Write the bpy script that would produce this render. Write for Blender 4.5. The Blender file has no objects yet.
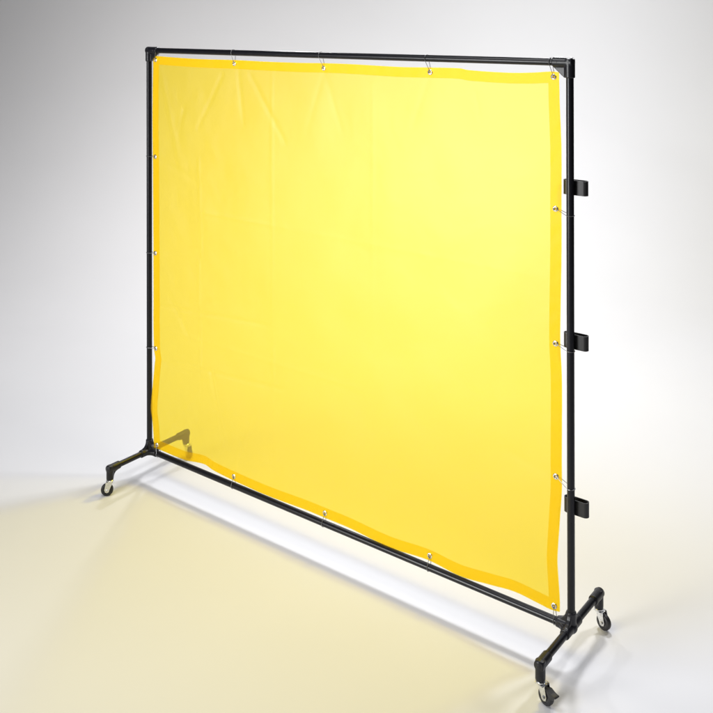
import bpy, bmesh, math, random
from mathutils import Vector, Matrix, noise
random.seed(4)
S = bpy.context.scene
COL = S.collection
R = math.radians
Z0 = 0.1166            # height of the frame's bottom rail above the floor
W, H, RP = 2.034, 1.8, 0.0122   # frame width, frame height, tube radius
LF = 0.2185            # half length of a foot

# ---------------------------------------------------------------- camera
cam = bpy.data.cameras.new('camera')
cam.sensor_width = 36.0
cam.lens = 940.18 / 713 * 36
cam.shift_y = -(356.5 - 15.461) / 713
cam.clip_start, cam.clip_end = 0.05, 200
co = bpy.data.objects.new('camera', cam); COL.objects.link(co)
yaw, pit, rol = -0.6521, 0.0035, -0.0017
fw = Vector((math.sin(yaw)*math.cos(pit), math.cos(yaw)*math.cos(pit), math.sin(pit)))
rt = Vector((math.cos(yaw), -math.sin(yaw), 0)); up = rt.cross(fw)
rt, up = rt*math.cos(rol)+up*math.sin(rol), up*math.cos(rol)-rt*math.sin(rol)
CP = Vector((3.3162, -2.8026, 1.9408+Z0))
m = Matrix((rt, up, -fw)).transposed().to_4x4(); m.translation = CP
co.matrix_world = m
S.camera = co
S.render.resolution_x = S.render.resolution_y = 1024
S.view_settings.view_transform = 'Standard'
S.view_settings.look = 'None'
S.view_settings.exposure = 0.0
S.view_settings.gamma = 1.0

# ---------------------------------------------------------------- world and lamps
wd = bpy.data.worlds.new('World'); S.world = wd; wd.use_nodes = True
bg = wd.node_tree.nodes['Background']
bg.inputs['Color'].default_value = (0.96, 0.97, 1.0, 1); bg.inputs['Strength'].default_value = 0.04

def lamp(name, loc, target, size, power, color=(1, 1, 1), spread=180):
    l = bpy.data.lights.new(name, 'AREA'); l.shape = 'DISK'; l.size = size
    l.energy = power; l.color = color; l.spread = R(spread)
    o = bpy.data.objects.new(name, l); COL.objects.link(o)
    o.location = loc
    o.rotation_euler = (Vector(target)-Vector(loc)).to_track_quat('-Z', 'Y').to_euler()
    return o
def at(lat, dep, z):     # a studio position: metres to the right of the camera, in front of it, above the floor
    return (CP.x+rt.x*lat+fw.x*dep, CP.y+rt.y*lat+fw.y*dep, z)
lamp('back_key', (2.7, 1.95, 3.2), (0.9, -0.2, 0.6), 0.40, 37, (0.985, 0.985, 1.0))
lamp('curtain_back_fill', (1.1, 2.0, 3.3), (0.7, -0.2, 0.5), 0.50, 64, (0.985, 0.985, 1.0))  # added lamp behind the curtain, brightens the left of the vinyl
lamp('back_left', (-1.3, 2.1, 3.4), (1.0, -0.2, 0.3), 0.30, 25, (0.975, 0.98, 1.0))
for nm, a, b, sz, pw, sp, c in (                    # soft lamps added out of view to shape the backdrop's brightness
        ('backdrop_fill', (3.6, 5.0, 3.4), (1.6, 7.9, 0.6), 1.5, 13, 140, (1, 1, 1)),
        ('backdrop_fill', (2.2, 5.8, 3.8), (1.7, 8.4, 0.9), 1.2, 25, 120, (1, 1, 1)),
        ('backdrop_fill', (0.5, 6.0, 3.2), (0.6, 8.2, 0.5), 1.0, 15, 140, (1, 1, 1)),
        ('backdrop_fill', (-1.5, 6.0, 3.4), (-1.5, 7.5, 0.2), 1.0, 17, 120, (1, 0.97, 0.95)),
        ('backdrop_fill', (4.6, 6.5, 1.6), (2.6, 8.6, 1.3), 1.2, 5, 120, (1, 1, 1))):
    lamp(nm, at(*a), at(*b), sz, pw, c, sp)
lamp('overhead_fill', (0.8, -1.45, 4.3), (0.8, -1.5, 0), 1.7, 68)  # added fill, whitens the floor in front of the screen
lamp('front_sheen_fill', (-0.4, -4.5, 1.35), (1.6, 0, 1.0), 2.4, 24, (1, 1, 1), 60)  # added so its reflection pales the right of the vinyl
lamp('front_sheen_fill', (-0.6, -4.5, 1.2), (1.6, 0, 0.9), 1.8, 14, (1, 1, 1), 70)  # second added lamp, extra pale sheen on the vinyl

# ---------------------------------------------------------------- materials
def mat(name, col, rough=0.5, metal=0.0, coat=0.0, spec=0.5, nscale=60, nvar=0.12, bump=0.0):
    M = bpy.data.materials.new(name); M.use_nodes = True
    nt = M.node_tree; b = nt.nodes['Principled BSDF']
    tc = nt.nodes.new('ShaderNodeTexCoord')
    n = nt.nodes.new('ShaderNodeTexNoise'); n.inputs['Scale'].default_value = nscale; n.inputs['Detail'].default_value = 4
    nt.links.new(tc.outputs['Object'], n.inputs['Vector'])
    r = nt.nodes.new('ShaderNodeValToRGB')
    r.color_ramp.elements[0].position = 0.3; r.color_ramp.elements[1].position = 0.7
    r.color_ramp.elements[0].color = (*[c*(1-nvar) for c in col], 1)
    r.color_ramp.elements[1].color = (*[min(1, c*(1+nvar)) for c in col], 1)
    nt.links.new(n.outputs['Fac'], r.inputs['Fac']); nt.links.new(r.outputs['Color'], b.inputs['Base Color'])
    mr = nt.nodes.new('ShaderNodeMapRange')
    mr.inputs['To Min'].default_value = max(0.02, rough-0.06); mr.inputs['To Max'].default_value = rough+0.06
    nt.links.new(n.outputs['Fac'], mr.inputs['Value']); nt.links.new(mr.outputs['Result'], b.inputs['Roughness'])
    b.inputs['Metallic'].default_value = metal; b.inputs['Coat Weight'].default_value = coat
    b.inputs['Specular IOR Level'].default_value = spec
    if bump:
        bp = nt.nodes.new('ShaderNodeBump'); bp.inputs['Strength'].default_value = bump; bp.inputs['Distance'].default_value = 0.002
        nt.links.new(n.outputs['Fac'], bp.inputs['Height']); nt.links.new(bp.outputs['Normal'], b.inputs['Normal'])
    return M
M_TUBE = mat('black_enamel', (0.007, 0.007, 0.010), 0.30, spec=0.30, nscale=90, bump=0.03)
M_CAST = mat('black_casting', (0.010, 0.010, 0.014), 0.36, spec=0.35, nscale=260, bump=0.10)
M_STRAP = mat('black_strap', (0.016, 0.016, 0.017), 0.45, spec=0.4, nscale=300, bump=0.12)
M_ZINC = mat('zinc_steel', (0.72, 0.73, 0.75), 0.28, metal=1.0, nscale=120)
M_WIRE = mat('ring_wire', (0.25, 0.25, 0.26), 0.35, metal=1.0, nscale=200)
M_NICK = mat('grommet_nickel', (0.86, 0.86, 0.88), 0.22, metal=1.0, nscale=200)
M_RUB = mat('black_rubber', (0.014, 0.014, 0.016), 0.5, nscale=150)
M_HUB = mat('grey_hub', (0.035, 0.035, 0.038), 0.45, nscale=100)
M_BACK = mat('white_sweep', (0.80, 0.80, 0.815), 0.75, spec=0.25, nscale=1.3, nvar=0.010)

def vinyl(name, transp, transl, f_transl, f_gloss, rough, bump):
    M = bpy.data.materials.new(name); M.use_nodes = True
    nt = M.node_tree; nt.nodes.remove(nt.nodes['Principled BSDF'])
    out = nt.nodes['Material Output']; N = nt.nodes.new; Lk = nt.links.new
    tc = N('ShaderNodeTexCoord')
    n = N('ShaderNodeTexNoise'); n.inputs['Scale'].default_value = 7; n.inputs['Detail'].default_value = 6; n.inputs['Distortion'].default_value = 0.6
    Lk(tc.outputs['Object'], n.inputs['Vector'])
    bp = N('ShaderNodeBump'); bp.inputs['Strength'].default_value = bump; bp.inputs['Distance'].default_value = 0.006
    Lk(n.outputs['Fac'], bp.inputs['Height'])
    t = N('ShaderNodeBsdfTransparent'); t.inputs['Color'].default_value = (*transp, 1)
    tl = N('ShaderNodeBsdfTranslucent'); tl.inputs['Color'].default_value = (*transl, 1)
    df = N('ShaderNodeBsdfDiffuse'); df.inputs['Color'].default_value = (*transl, 1)
    gl = N('ShaderNodeBsdfGlossy'); gl.inputs['Roughness'].default_value = rough; gl.inputs['Color'].default_value = (1, 1, 1, 1)
    for x in (tl, df, gl): Lk(bp.outputs['Normal'], x.inputs['Normal'])
    a = N('ShaderNodeMixShader'); a.inputs[0].default_value = 0.05; Lk(tl.outputs[0], a.inputs[1]); Lk(df.outputs[0], a.inputs[2])
    b = N('ShaderNodeMixShader'); b.inputs[0].default_value = f_transl; Lk(t.outputs[0], b.inputs[1]); Lk(a.outputs[0], b.inputs[2])
    lw = N('ShaderNodeLayerWeight'); lw.inputs['Blend'].default_value = 0.5   # Schlick reflectance, alike on both faces
    pw = N('ShaderNodeMath'); pw.operation = 'POWER'; pw.inputs[1].default_value = 5.0; Lk(lw.outputs['Facing'], pw.inputs[0])
    mu = N('ShaderNodeMath'); mu.operation = 'MULTIPLY_ADD'; mu.inputs[1].default_value = 0.96*f_gloss; mu.inputs[2].default_value = 0.04*f_gloss
    Lk(pw.outputs[0], mu.inputs[0])
    c = N('ShaderNodeMixShader'); Lk(mu.outputs[0], c.inputs[0]); Lk(b.outputs[0], c.inputs[1]); Lk(gl.outputs[0], c.inputs[2])
    Lk(c.outputs[0], out.inputs['Surface'])
    return M
M_VINYL = vinyl('yellow_vinyl', (1.0, 0.82, 0.07), (1.0, 0.70, 0.03), 0.235, 1.1, 0.47, 0.25)
M_HEM = vinyl('yellow_hem_vinyl', (1.0, 0.935, 0.36), (1.0, 0.72, 0.03), 0.20, 0.25, 0.45, 0.15)

# ---------------------------------------------------------------- mesh helpers
def smooth(bm, ang=40):
    for f in bm.faces: f.smooth = True
    for e in bm.edges:
        if len(e.link_faces) == 2 and e.calc_face_angle(0) > R(ang): e.smooth = False

def obj(name, bm, material, parent=None, sm=True):
    bmesh.ops.recalc_face_normals(bm, faces=bm.faces)
    if sm: smooth(bm)
    me = bpy.data.meshes.new(name); bm.to_mesh(me); bm.free()
    me.materials.append(material)
    o = bpy.data.objects.new(name, me); COL.objects.link(o)
    if parent: o.parent = parent
    return o

def basis(d):
    d = Vector(d).normalized()
    a = Vector((0, 0, 1)) if abs(d.z) < 0.9 else Vector((1, 0, 0))
    x = a.cross(d).normalized(); return x, d.cross(x), d

def lathe(bm, p, axis, prof, seg=32):
    """prof: list of (distance along axis, radius)"""
    x, y, d = basis(axis); p = Vector(p); rings = []
    for t, r in prof:
        if r < 1e-6: rings.append([bm.verts.new(p+d*t)])
        else: rings.append([bm.verts.new(p+d*t+(x*math.cos(2*math.pi*k/seg)+y*math.sin(2*math.pi*k/seg))*r) for k in range(seg)])
    for a, b in zip(rings, rings[1:]):
        for k in range(seg):
            q = [a[k % len(a)], a[(k+1) % len(a)], b[(k+1) % len(b)], b[k % len(b)]]
            q2 = []
            for v in q:
                if v not in q2: q2.append(v)
            if len(q2) > 2: bm.faces.new(q2)

def cyl(bm, a, b, r, bev=0.001, seg=32):
    a, b = Vector(a), Vector(b); L = (b-a).length
    lathe(bm, a, b-a, [(0, 0), (0, r-bev), (bev, r), (L-bev, r), (L, r-bev), (L, 0)], seg)

def tube(bm, pts, r, seg=8, closed=False):
    pts = [Vector(p) for p in pts]; n = len(pts); rings = []; nx = None
    for i, p in enumerate(pts):
        if closed: t = (pts[(i+1) % n]-pts[i-1]).normalized()
        else: t = (pts[min(i+1, n-1)]-pts[max(i-1, 0)]).normalized()
        if nx is None: nx = basis(t)[0]
        nx = (nx-t*nx.dot(t)).normalized(); ny = t.cross(nx)
        rings.append([bm.verts.new(p+(nx*math.cos(2*math.pi*k/seg)+ny*math.sin(2*math.pi*k/seg))*r) for k in range(seg)])
    for i in range(n if closed else n-1):
        a, b = rings[i], rings[(i+1) % n]
        for k in range(seg): bm.faces.new((a[k], a[(k+1) % seg], b[(k+1) % seg], b[k]))
    if not closed:
        bm.faces.new(rings[0]); bm.faces.new(rings[-1])

def prism(bm, poly, thick, frame):
    """poly (u,v) extruded +-thick/2 along frame's third axis; frame = origin,u,v,w"""
    o, u, v, w = [Vector(q) for q in frame]
    a = [bm.verts.new(o+u*p[0]+v*p[1]-w*thick/2) for p in poly]
    b = [bm.verts.new(o+u*p[0]+v*p[1]+w*thick/2) for p in poly]
    bm.faces.new(a); bm.faces.new(b)
    for i in range(len(poly)):
        j = (i+1) % len(poly); bm.faces.new((a[i], a[j], b[j], b[i]))

def cast(name, bm, material, parent, voxel=0.0016, it=5):
    """fuse overlapping shapes into one smooth casting"""
    bmesh.ops.recalc_face_normals(bm, faces=bm.faces)
    me = bpy.data.meshes.new(name); bm.to_mesh(me); bm.free()
    o = bpy.data.objects.new(name, me); COL.objects.link(o)
    mo = o.modifiers.new('r', 'REMESH'); mo.mode = 'VOXEL'; mo.voxel_size = voxel
    ms = o.modifiers.new('s', 'SMOOTH'); ms.factor = 0.5; ms.iterations = it
    dg = bpy.context.evaluated_depsgraph_get()
    me2 = bpy.data.meshes.new_from_object(o.evaluated_get(dg)); me2.name = name
    o.modifiers.clear(); o.data = me2; bpy.data.meshes.remove(me)
    me2.materials.clear(); me2.materials.append(material)
    for p in me2.polygons: p.use_smooth = True
    o.parent = parent
    return o

def empty(name, loc, label=None, cat=None):
    o = bpy.data.objects.new(name, None); COL.objects.link(o); o.location = loc; o.empty_display_size = 0.1
    if label: o['label'] = label; o['category'] = cat
    return o

# ---------------------------------------------------------------- setting: seamless sweep
def sweep():
    bm = bmesh.new()
    f2 = Vector((math.sin(yaw), math.cos(yaw), 0)); r2 = Vector((math.cos(yaw), -math.sin(yaw), 0))
    base = Vector((CP.x, CP.y, 0))
    D, RC, HT = 8.6, 2.6, 7.0
    prof = [(-5.0+i*(D-RC+5.0)/24, 0.0) for i in range(25)]
    for i in range(1, 33):
        a = math.pi/2*i/32; prof.append((D-RC+RC*math.sin(a), RC-RC*math.cos(a)))
    prof += [(D, RC+(HT-RC)*i/8) for i in range(1, 9)]
    xs = [-10+i*20/30 for i in range(31)]
    g = [[bm.verts.new(base+f2*d+r2*x+Vector((0, 0, z))) for x in xs] for d, z in prof]
    for i in range(len(g)-1):
        for k in range(len(xs)-1): bm.faces.new((g[i][k], g[i][k+1], g[i+1][k+1], g[i+1][k]))
    for f in bm.faces: f.smooth = True
    o = obj('backdrop', bm, M_BACK, None, sm=False)
    for p in o.data.polygons: p.use_smooth = True
    o['kind'] = 'structure'
sweep()

# ---------------------------------------------------------------- the frame
frame = empty('welding_screen_frame', (0, 0, 0),
              'black tubular steel frame on four casters holding the yellow curtain', 'frame')
ZB, ZT = Z0, Z0+H
for x in (0, W):
    bm = bmesh.new(); cyl(bm, (x, 0, ZB), (x, 0, ZT), RP); obj('post', bm, M_TUBE, frame)
bm = bmesh.new(); cyl(bm, (0, 0, ZT), (W, 0, ZT), RP); obj('top_rail', bm, M_TUBE, frame)
bm = bmesh.new(); cyl(bm, (0, 0, ZB), (W, 0, ZB), RP); obj('bottom_rail', bm, M_TUBE, frame)
RS = 0.0165
for x, s in ((0, 1), (W, -1)):
    bm = bmesh.new()                               # corner elbow with its gusset
    cyl(bm, (x-s*RS*0.75, 0, ZT), (x+s*0.058, 0, ZT), RS, 0.002)
    cyl(bm, (x, 0, ZT+RS*0.75), (x, 0, ZT-0.050), RS, 0.002)
    bmesh.ops.create_uvsphere(bm, u_segments=24, v_segments=16, radius=RS*1.02, matrix=Matrix.Translation((x, 0, ZT)))
    prism(bm, [(0.0, 0.0), (0.056, 0.0), (0.056, -0.0150), (0.0165, -0.050), (0.0, -0.050)], 0.013, ((x, 0, ZT), (s, 0, 0), (0, 0, 1), (0, 1, 0)))
    ce = cast('corner_elbow', bm, M_CAST, frame)
    bm = bmesh.new(); cyl(bm, (x+s*0.042, -RS+0.002, ZT), (x+s*0.042, -RS-0.0008, ZT), 0.0034, 0.0006, 6); obj('set_screw', bm, M_HUB, ce)
    bm = bmesh.new()                               # five way fitting at the foot
    cyl(bm, (x, 0, ZB), (x+s*0.050, 0, ZB), RS, 0.002)
    cyl(bm, (x, 0, ZB), (x, 0, ZB+0.050), RS, 0.002)
    cyl(bm, (x, -0.052, ZB), (x, 0.052, ZB), RS, 0.002)
    bmesh.ops.create_uvsphere(bm, u_segments=24, v_segments=16, radius=RS*1.25, matrix=Matrix.Translation((x, 0, ZB)))
    prism(bm, [(0, 0), (0.049, 0), (0.049, 0.015), (0.030, 0.022), (0.020, 0.032), (0.015, 0.048), (0, 0.048)], 0.017, ((x, 0, ZB), (s, 0, 0), (0, 0, 1), (0, 1, 0)))
    for q in (-1, 1):
        prism(bm, [(0, 0), (0.050, 0), (0.048, 0.013), (0.028, 0.021), (0.020, 0.030), (0.014, 0.047), (0, 0.047)], 0.015, ((x, 0, ZB), (0, q, 0), (0, 0, 1), (1, 0, 0)))
        prism(bm, [(0, 0), (0.050, 0), (0.048, 0.014), (0.028, 0.022), (0.021, 0.030), (0.015, 0.046), (0, 0.047)], 0.016, ((x, 0, ZB), (0, q, 0), (s, 0, 0), (0, 0, 1)))
    cast('base_fitting', bm, M_CAST, frame, it=9)
    bm = bmesh.new(); cyl(bm, (x, -LF, ZB), (x, LF, ZB), RP); obj('foot_beam', bm, M_TUBE, frame)
    for q in (-1, 1):
        bm = bmesh.new()                           # elbow that turns the foot down to its caster
        cyl(bm, (x, q*(LF+RS*0.8), ZB), (x, q*(LF-0.050), ZB), RS, 0.002)
        cyl(bm, (x, q*LF, ZB+RS*0.8), (x, q*LF, ZB-0.046), RS*0.94, 0.002)
        bmesh.ops.create_uvsphere(bm, u_segments=24, v_segments=16, radius=RS*1.02, matrix=Matrix.Translation((x, q*LF, ZB)))
        prism(bm, [(0, 0), (-0.048, 0), (-0.046, -0.014), (-0.026, -0.020), (-0.019, -0.028), (-0.014, -0.043), (0, -0.043)], 0.014, ((x, q*LF, ZB), (0, q, 0), (0, 0, 1), (1, 0, 0)))
        fe = cast('foot_elbow', bm, M_CAST, frame)
        bm = bmesh.new(); cyl(bm, (x, q*(LF+RS*0.8-0.001), ZB+0.001), (x, q*(LF+RS*0.8+0.0012), ZB+0.001), 0.0035, 0.0006, 6); obj('set_screw', bm, M_HUB, fe)

# casters: fork mesh with stem, tyre, hub, axle bolt and (front right) a brake pedal
RW = 0.0262
def caster(x, y, trail, side, brake):
    """trail: xy vector from stem to axle, side: xy direction of the wheel axle"""
    ax = Vector((side[0], side[1], 0)).normalized()
    tr = Vector((trail[0], trail[1], 0)); fd = Vector((-ax.y, ax.x, 0))
    if fd.dot(tr) < 0: fd = -fd
    zt = ZB-0.044; c = Vector((x, y, RW))+tr; top = Vector((x, y, zt))
    bm = bmesh.new()
    lathe(bm, (x, y, zt-0.010), (0, 0, 1), [(0, 0), (0, 0.0135), (0.002, 0.0150), (0.006, 0.0150), (0.008, 0.0125), (0.0115, 0.0125), (0.0115, 0)])
    prism(bm, [(-0.013, -0.0115), (0.017, -0.0115), (0.017, 0.0115), (-0.013, 0.0115)], 0.0025,
          (top+Vector((0, 0, -0.0115)), fd, ax, (0, 0, 1)))
    dz = (zt-0.0115)-RW; off = tr.dot(fd)
    for q in (-1, 1):
        # fork leg tapering from the yoke to the axle
        pl = [(-0.013-off, dz), (0.017-off, dz), (0.0105, 0.002), (0.0075, -0.0075), (0.0, -0.0105), (-0.0075, -0.0075), (-0.0105, 0.002)]
        prism(bm, pl, 0.0022, (c+ax*q*0.0112, fd, (0, 0, 1), ax))
    fork = obj('caster', bm, M_ZINC, frame)
    bm = bmesh.new()
    hw = 0.0085
    lathe(bm, c-ax*hw, ax, [(0, 0.016), (0, 0.0225), (0.0018, 0.0252), (0.0045, RW), (2*hw-0.0045, RW), (2*hw-0.0018, 0.0252), (2*hw, 0.0225), (2*hw, 0.016)], 48)
    obj('tyre', bm, M_RUB, fork)
    bm = bmesh.new()
    lathe(bm, c-ax*hw, ax, [(0.0012, 0), (0.0, 0.006), (0.0, 0.008), (0.0025, 0.010), (0.0025, 0.015), (0.001, 0.0162), (2*hw-0.001, 0.0162), (2*hw-0.0025, 0.015), (2*hw-0.0025, 0.010), (2*hw, 0.008), (2*hw, 0.006), (2*hw-0.0012, 0)], 40)
    obj('hub', bm, M_HUB, fork)
    bm = bmesh.new()
    cyl(bm, c-ax*0.0165, c+ax*0.0165, 0.0028, 0.0005, 16)
    for q in (-1, 1): cyl(bm, c+ax*q*0.0125, c+ax*q*0.0158, 0.0052, 0.0006, 6)
    obj('axle_bolt', bm, M_ZINC, fork)
    if brake:
        bm = bmesh.new()                            # black brake pedal arching over the wheel
        pl = [(0.004, 0.026), (0.014, 0.0285), (0.024, 0.023), (0.032, 0.019), (0.043, 0.021), (0.044, 0.017), (0.034, 0.0125), (0.030, 0.004), (0.024, 0.004), (0.020, 0.016), (0.012, 0.0215), (0.004, 0.0215)]
        prism(bm, pl, 0.019, (c, fd, (0, 0, 1), ax))
        bmesh.ops.bevel(bm, geom=list(bm.edges), offset=0.0012, segments=2, affect='EDGES')
        obj('brake_pedal', bm, M_RUB, fork)
caster(W, -LF, (0.016, 0.006), (-0.28, -1), True)
caster(W, LF, (0.016, 0.004), (-0.28, -1), False)
caster(0, -LF, (-0.012, -0.006), (0.75, -0.75), False)
caster(0, LF, (0.012, 0.006), (-0.3, -1), False)

# coupling clips on the back of the right-hand post: flat black loops
for zc in (1.404, 0.911, 0.382):
    bm = bmesh.new(); pts = []; hx, hr = 0.029, 0.0125
    for k in range(17):
        a = -math.pi/2+math.pi*k/16; pts.append((hx+hr*math.cos(a), hr*math.sin(a)))
    for k in range(17):
        a = math.pi/2+math.pi*k/16; pts.append((-hx+hr*math.cos(a), hr*math.sin(a)))
    o_, i_ = [], []
    n = len(pts); T = 0.0026; hh = 0.0235
    for i, (px, py) in enumerate(pts):
        cx = hx if px > hx else (-hx if px < -hx else px)
        nx, ny = px-cx, py; l = math.hypot(nx, ny); ipx, ipy = px-nx/l*T, py-ny/l*T
        C = Vector((W+0.008, RP+hr+0.0006, Z0+zc-0.006))
        o_.append([bm.verts.new(C+Vector((px, py, z))) for z in (-hh, hh)])
        i_.append([bm.verts.new(C+Vector((ipx, ipy, z))) for z in (-hh, hh)])
    for i in range(n):
        j = (i+1) % n
        bm.faces.new((o_[i][0], o_[j][0], o_[j][1], o_[i][1])); bm.faces.new((i_[i][0], i_[j][0], i_[j][1], i_[i][1]))
        for k in (0, 1): bm.faces.new((o_[i][k], o_[j][k], i_[j][k], i_[i][k]))
    obj('coupling_clip', bm, M_STRAP, frame)

# ---------------------------------------------------------------- the curtain
E_L = [(0.03, 1.776), (0.023, 1.577), (0.025, 1.321), (0.026, 1.129), (0.028, 0.891), (0.028, 0.68), (0.029, 0.466), (0.037, 0.423), (0.024, 0.312), (0.013, 0.196), (0.023, 0.133), (0.031, 0.021)]
E_R = [(1.996, 1.768), (1.998, 1.678), (2.004, 1.518), (2.004, 1.331), (2.004, 1.197), (2.001, 1.036), (1.999, 0.897), (2.004, 0.779), (2.003, 0.522), (2.003, 0.426), (1.996, 0.328), (1.987, 0.197), (1.991, 0.134), (1.995, 0.071), (1.995, 0.034)]
E_T = [(0.03, 1.776), (0.31, 1.769), (0.542, 1.77), (0.71, 1.768), (0.897, 1.768), (1.023, 1.77), (1.145, 1.77), (1.374, 1.766), (1.503, 1.768), (1.626, 1.769), (1.658, 1.764), (1.805, 1.76), (1.897, 1.763), (1.97, 1.769), (1.996, 1.768)]
E_B = [(0.031, 0.021), (0.077, 0.021), (0.232, 0.022), (0.355, 0.038), (0.407, 0.029), (0.529, 0.021), (0.728, 0.017), (0.934, 0.023), (1.02, 0.023), (1.141, 0.023), (1.321, 0.013), (1.493, 0.025), (1.622, 0.015), (1.74, 0.028), (1.833, 0.039), (1.925, 0.033), (1.964, 0.03), (1.995, 0.034)]
def interp(P, key, t):
    """smooth monotone-ish interpolation along coordinate index key"""
    xs = [p[key] for p in P]; ys = [p[1-key] for p in P]
    if xs[0] > xs[-1]: xs, ys = xs[::-1], ys[::-1]
    i = 0
    while i < len(xs)-2 and t > xs[i+1]: i += 1
    def sl(k):
        if k == 0: return (ys[1]-ys[0])/(xs[1]-xs[0])
        if k == len(xs)-1: return (ys[-1]-ys[-2])/(xs[-1]-xs[-2])
        return (ys[k+1]-ys[k-1])/(xs[k+1]-xs[k-1])
    h = xs[i+1]-xs[i]; s = min(1, max(0, (t-xs[i])/h))
    return ((2*s**3-3*s*s+1)*ys[i]+(s**3-2*s*s+s)*h*sl(i)+(-2*s**3+3*s*s)*ys[i+1]+(s**3-s*s)*h*sl(i+1))
P00, P10, P01, P11 = E_B[0], E_B[-1], E_T[0], E_T[-1]
FOLDS = [(0.463, 1.705, 0.311, 1.471, .0035, .014), (0.557, 1.721, 0.586, 1.50, .003, .016), (0.223, 1.544, 0.19, 1.432, .0025, .014),
         (0.317, 1.334, 0.335, 0.90, -.0020, .009), (0.36, 1.112, 0.75, 1.108, -.0020, .009), (0.748, 1.735, 0.746, 0.60, -.0024, .010),
         (0.07, 1.74, 0.20, 1.30, -.003, .020), (0.626, 1.711, 0.817, 1.45, .0028, .016), (0.037, 0.414, 0.26, 0.404, .003, .014),
         (0.137, 0.7, 0.266, 0.55, .003, .02), (0.389, 0.448, 0.479, 0.154, .003, .018), (0.071, 0.555, 0.42, 0.751, .003, .022),
         (0.06, 0.04, 0.33, 0.36, .003, .022), (0.05, 0.89, 0.30, 0.95, .002, .02), (0.05, 1.32, 0.30, 1.24, .002, .02),
         (1.02, 1.74, 0.93, 1.50, .0022, .016), (1.02, 1.74, 1.10, 1.52, .0022, .016), (1.5, 1.74, 1.43, 1.56, .0018, .016),
         (1.686, 1.69, 1.705, 1.60, .0025, .010), (0.53, 0.05, 0.62, 0.30, .0022, .018), (1.02, 0.05, 1.12, 0.26, .002, .018),
         (1.98, 0.05, 1.85, 0.25, .002, .018), (1.98, 0.46, 1.80, 0.50, .002, .018), (0.317, 0.90, 0.33, 0.30, -.0018, .009), (0.748, 0.60, 0.75, 0.10, -.002, .010), (0.04, 0.66, 0.72, 0.70, .0026, .010), (0.04, 0.42, 0.80, 0.46, .0026, .010),
         (1.25, 1.70, 1.25, 0.10, -.0009, .010), (0.75, 1.108, 1.95, 1.10, -.0008, .010), (0.10, 0.56, 1.2, 0.555, -.001, .010)]
def FS(x): return 1.0 if x < 0.7 else 0.45
def wob(x, z):
    e = max(0.0, min(x-0.02, 2.0-x, z-0.02, 1.77-z)/0.16)
    e = 0.25+0.75*min(1, e)
    return e*wave(x, z)-0.005*math.exp(-((z-0.20)/0.07)**2)*math.exp(-max(0, x-0.01)/0.05)
def wave(x, z):
    y = 0.005*math.sin(2.1*x+0.6)*math.sin(1.7*z+0.4)
    y += 0.006*noise.noise((x*2.2, z*1.5, 3.1)) + 0.0022*noise.noise((x*6, z*5, 9.4))
    lf = max(0, 1-x/0.9)
    y += lf*(0.0038*noise.noise((x*9+z*3, z*8-x*2, 1.7))+0.0017*noise.noise((x*22, z*17, 5.2)))
    for ax, az, bx, bz, a, w in FOLDS:
        dx, dz = bx-ax, bz-az; L2 = dx*dx+dz*dz
        t = ((x-ax)*dx+(z-az)*dz)/L2
        if -0.15 < t < 1.15:
            tt = min(1, max(0, t)); d2 = (x-ax-dx*tt)**2+(z-az-dz*tt)**2
            y += a*FS(ax)*math.exp(-d2/(w*w*0.55))*(1-0.6*tt)
    return y
def surf(u, v):
    zl = P00[1]+(P01[1]-P00[1])*v; zr = P10[1]+(P11[1]-P10[1])*v
    xb = P00[0]+(P10[0]-P00[0])*u; xt = P01[0]+(P11[0]-P01[0])*u
    l = (interp(E_L, 1, zl), zl); r = (interp(E_R, 1, zr), zr)
    b = (xb, interp(E_B, 0, xb)); t = (xt, interp(E_T, 0, xt))
    # edge waves die away within a short distance of the edge
    out = []
    for k in (0, 1):
        bil = (1-u)*(1-v)*P00[k]+u*(1-v)*P10[k]+(1-u)*v*P01[k]+u*v*P11[k]
        dl = l[k]-(P00[k]+(P01[k]-P00[k])*v); dr = r[k]-(P10[k]+(P11[k]-P10[k])*v)
        db = b[k]-(P00[k]+(P10[k]-P00[k])*u); dt = t[k]-(P01[k]+(P11[k]-P01[k])*u)
        out.append(bil+dl*math.exp(-u*7)+dr*math.exp(-(1-u)*7)+db*math.exp(-v*7)+dt*math.exp(-(1-v)*7))
    x, z = out
    return Vector((x, wob(x, z), z+Z0))

curtain = empty('welding_curtain', (W/2, 0, Z0+0.02),
                'translucent yellow vinyl curtain with sewn hem hung by wire rings inside the black frame', 'curtain')
def part(name, bm, material, parent, sm=True):
    o = obj(name, bm, material, None, sm)
    o.parent = parent; o.matrix_parent_inverse = Matrix.Translation(-parent.location)
    return o
bm = bmesh.new(); NU, NV = 260, 230
g = [[bm.verts.new(surf(0.0006+i/NU*0.9988, 0.0006+k/NV*0.9988)) for k in range(NV+1)] for i in range(NU+1)]
for i in range(NU):
    for k in range(NV): bm.faces.new((g[i][k], g[i+1][k], g[i+1][k+1], g[i][k+1]))
part('vinyl_sheet', bm, M_VINYL, curtain)

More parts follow.
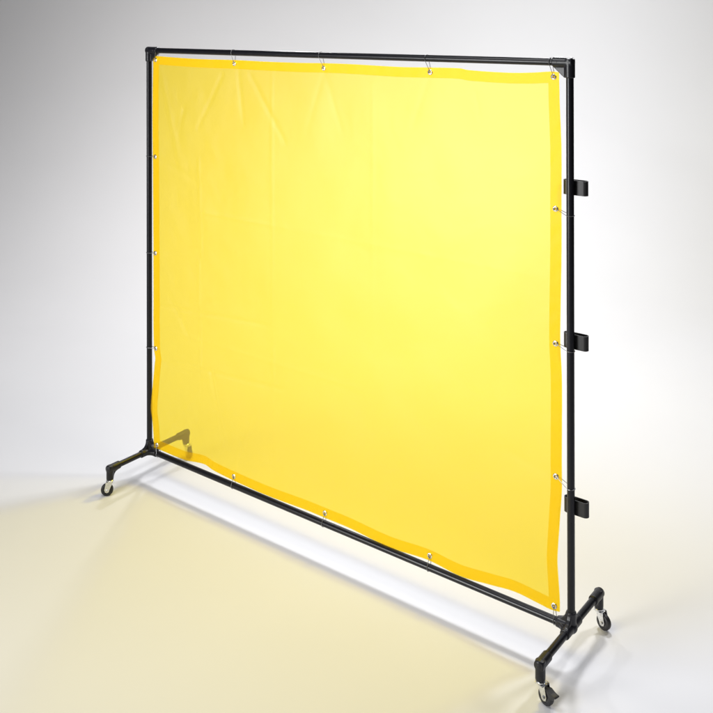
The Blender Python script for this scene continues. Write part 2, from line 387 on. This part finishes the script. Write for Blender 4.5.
# hem: a folded band sewn round the edge, closed shell around the sheet
HW = 0.037
def hem():
    bm = bmesh.new(); du, dv = HW/1.967, HW/1.745
    cols = [0, .25, .5, .75, 1]
    N = 220
    rings = []       # walk round the rectangle
    def pt(s, q):     # s in 0..4 along the edge, q 0 outer..1 inner
        e = int(s) % 4; t = s-int(s)
        u0, u1, v0, v1 = q*du, 1-q*du, q*dv, 1-q*dv
        if e == 0: return (u0+(u1-u0)*t, v0)
        if e == 1: return (u1, v0+(v1-v0)*t)
        if e == 2: return (u1+(u0-u1)*t, v1)
        return (u0, v1+(v0-v1)*t)
    for i in range(4*N):
        s = i/N; r = []
        for q in cols:
            u, v = pt(s, q); p = surf(u, v)
            puck = 0.0003*math.sin(s*170+q*3)+0.0012*noise.noise((s*40, q*2, 2.2))
            r.append((p+Vector((0, -0.0016+puck*(1 if 0 < q < 1 else .3), 0)), p+Vector((0, 0.0016+puck*.5, 0))))
        rings.append(([bm.verts.new(a) for a, b in r], [bm.verts.new(b) for a, b in r]))
    n = len(rings)
    for i in range(n):
        a, b = rings[i], rings[(i+1) % n]
        for k in range(len(cols)-1):
            bm.faces.new((a[0][k], b[0][k], b[0][k+1], a[0][k+1])); bm.faces.new((a[1][k], a[1][k+1], b[1][k+1], b[1][k]))
        bm.faces.new((a[0][0], a[1][0], b[1][0], b[0][0]))
        bm.faces.new((a[0][-1], b[0][-1], b[1][-1], a[1][-1]))
    return part('hem', bm, M_HEM, curtain)
hem()

# grommets and rings: x, z on the curtain, rail axis, ring shift along the rail
GR = [(x, z, 't', s) for x, z, s in [(0.045, 1.758, .012), (0.536, 1.755, -.006), (1.018, 1.751, -.016), (1.504, 1.751, -.014), (1.978, 1.752, -.010)]]
GR += [(x, z, 'b', s) for x, z, s in [(0.050, 0.037, .010), (0.531, 0.038, -.004), (1.02, 0.041, -.006), (1.499, 0.043, -.004), (1.976, 0.046, .002)]]
GR += [(x, z, 'l', s) for x, z, s in [(0.041, 1.324, 0), (0.040, 0.892, -.002), (0.041, 0.466, -.002)]]
GR += [(x, z, 'r', s) for x, z, s in [(1.984, 1.327, -.016), (1.983, 0.893, -.014), (1.983, 0.465, -.024)]]
def grommet(x, z):
    bm = bmesh.new(); y = wob(x, z)
    for d in (-1, 1):
        lathe(bm, (x, y+d*0.0018, z+Z0), (0, d, 0), [(-0.0016, 0.0098), (0.0004, 0.0096), (0.0016, 0.0078), (0.0018, 0.0064), (0.0008, 0.0048), (-0.0010, 0.0042)], 28)
    return part('grommet', bm, M_NICK, curtain)
def ring(x, z, k, s):
    """wire ring that passes through the grommet and round the tube"""
    gy = wob(x, z); G = Vector((x, gy, z+Z0)); rr = RP+0.0016
    if k in 'tb':
        A = Vector((x+s, 0, ZT if k == 't' else ZB)); ax = Vector((1, 0, 0))
    else:
        A = Vector((0 if k == 'l' else W, 0, z+Z0+s)); ax = Vector((0, 0, 1))
    d = (G-A); d -= ax*d.dot(ax); d.normalize(); p = ax.cross(d)
    lo = []
    for i in range(25):                              # the turn round the tube
        a = R(60)+R(240)*i/24
        lo.append(A+d*rr*math.cos(a)+p*rr*math.sin(a))
    q0, q1 = lo[-1], lo[0]
    side = p if p.y > 0 else -p
    # from the last point through the grommet and back
    s0 = 1 if (q0-A).dot(p) > 0 else -1
    mid = G+d*0.003
    a1 = G-d*0.006+p*s0*0.0042; a2 = G-d*0.006-p*s0*0.0042
    back = []
    ctl = [q0, q0+(a1-q0)*0.5+p*s0*0.001, a1, G+p*s0*0.0036+d*0.001, mid, G-p*s0*0.0036+d*0.001, a2, q1+(a2-q1)*0.5-p*s0*0.001, q1]
    for i in range(len(ctl)-1):
        c0 = ctl[max(i-1, 0)]; c1 = ctl[i]; c2 = ctl[i+1]; c3 = ctl[min(i+2, len(ctl)-1)]
        for t in (0, .25, .5, .75):
            if i == 0 and t == 0: continue
            back.append(0.5*((2*c1)+(c2-c0)*t+(2*c0-5*c1+4*c2-c3)*t*t+(3*c1-c0-3*c2+c3)*t**3))
    bm = bmesh.new(); tube(bm, lo+back, 0.0010, 8, True)
    return part('ring', bm, M_WIRE, curtain)
for x, z, k, s in GR:
    grommet(x, z); ring(x, z, k, s)
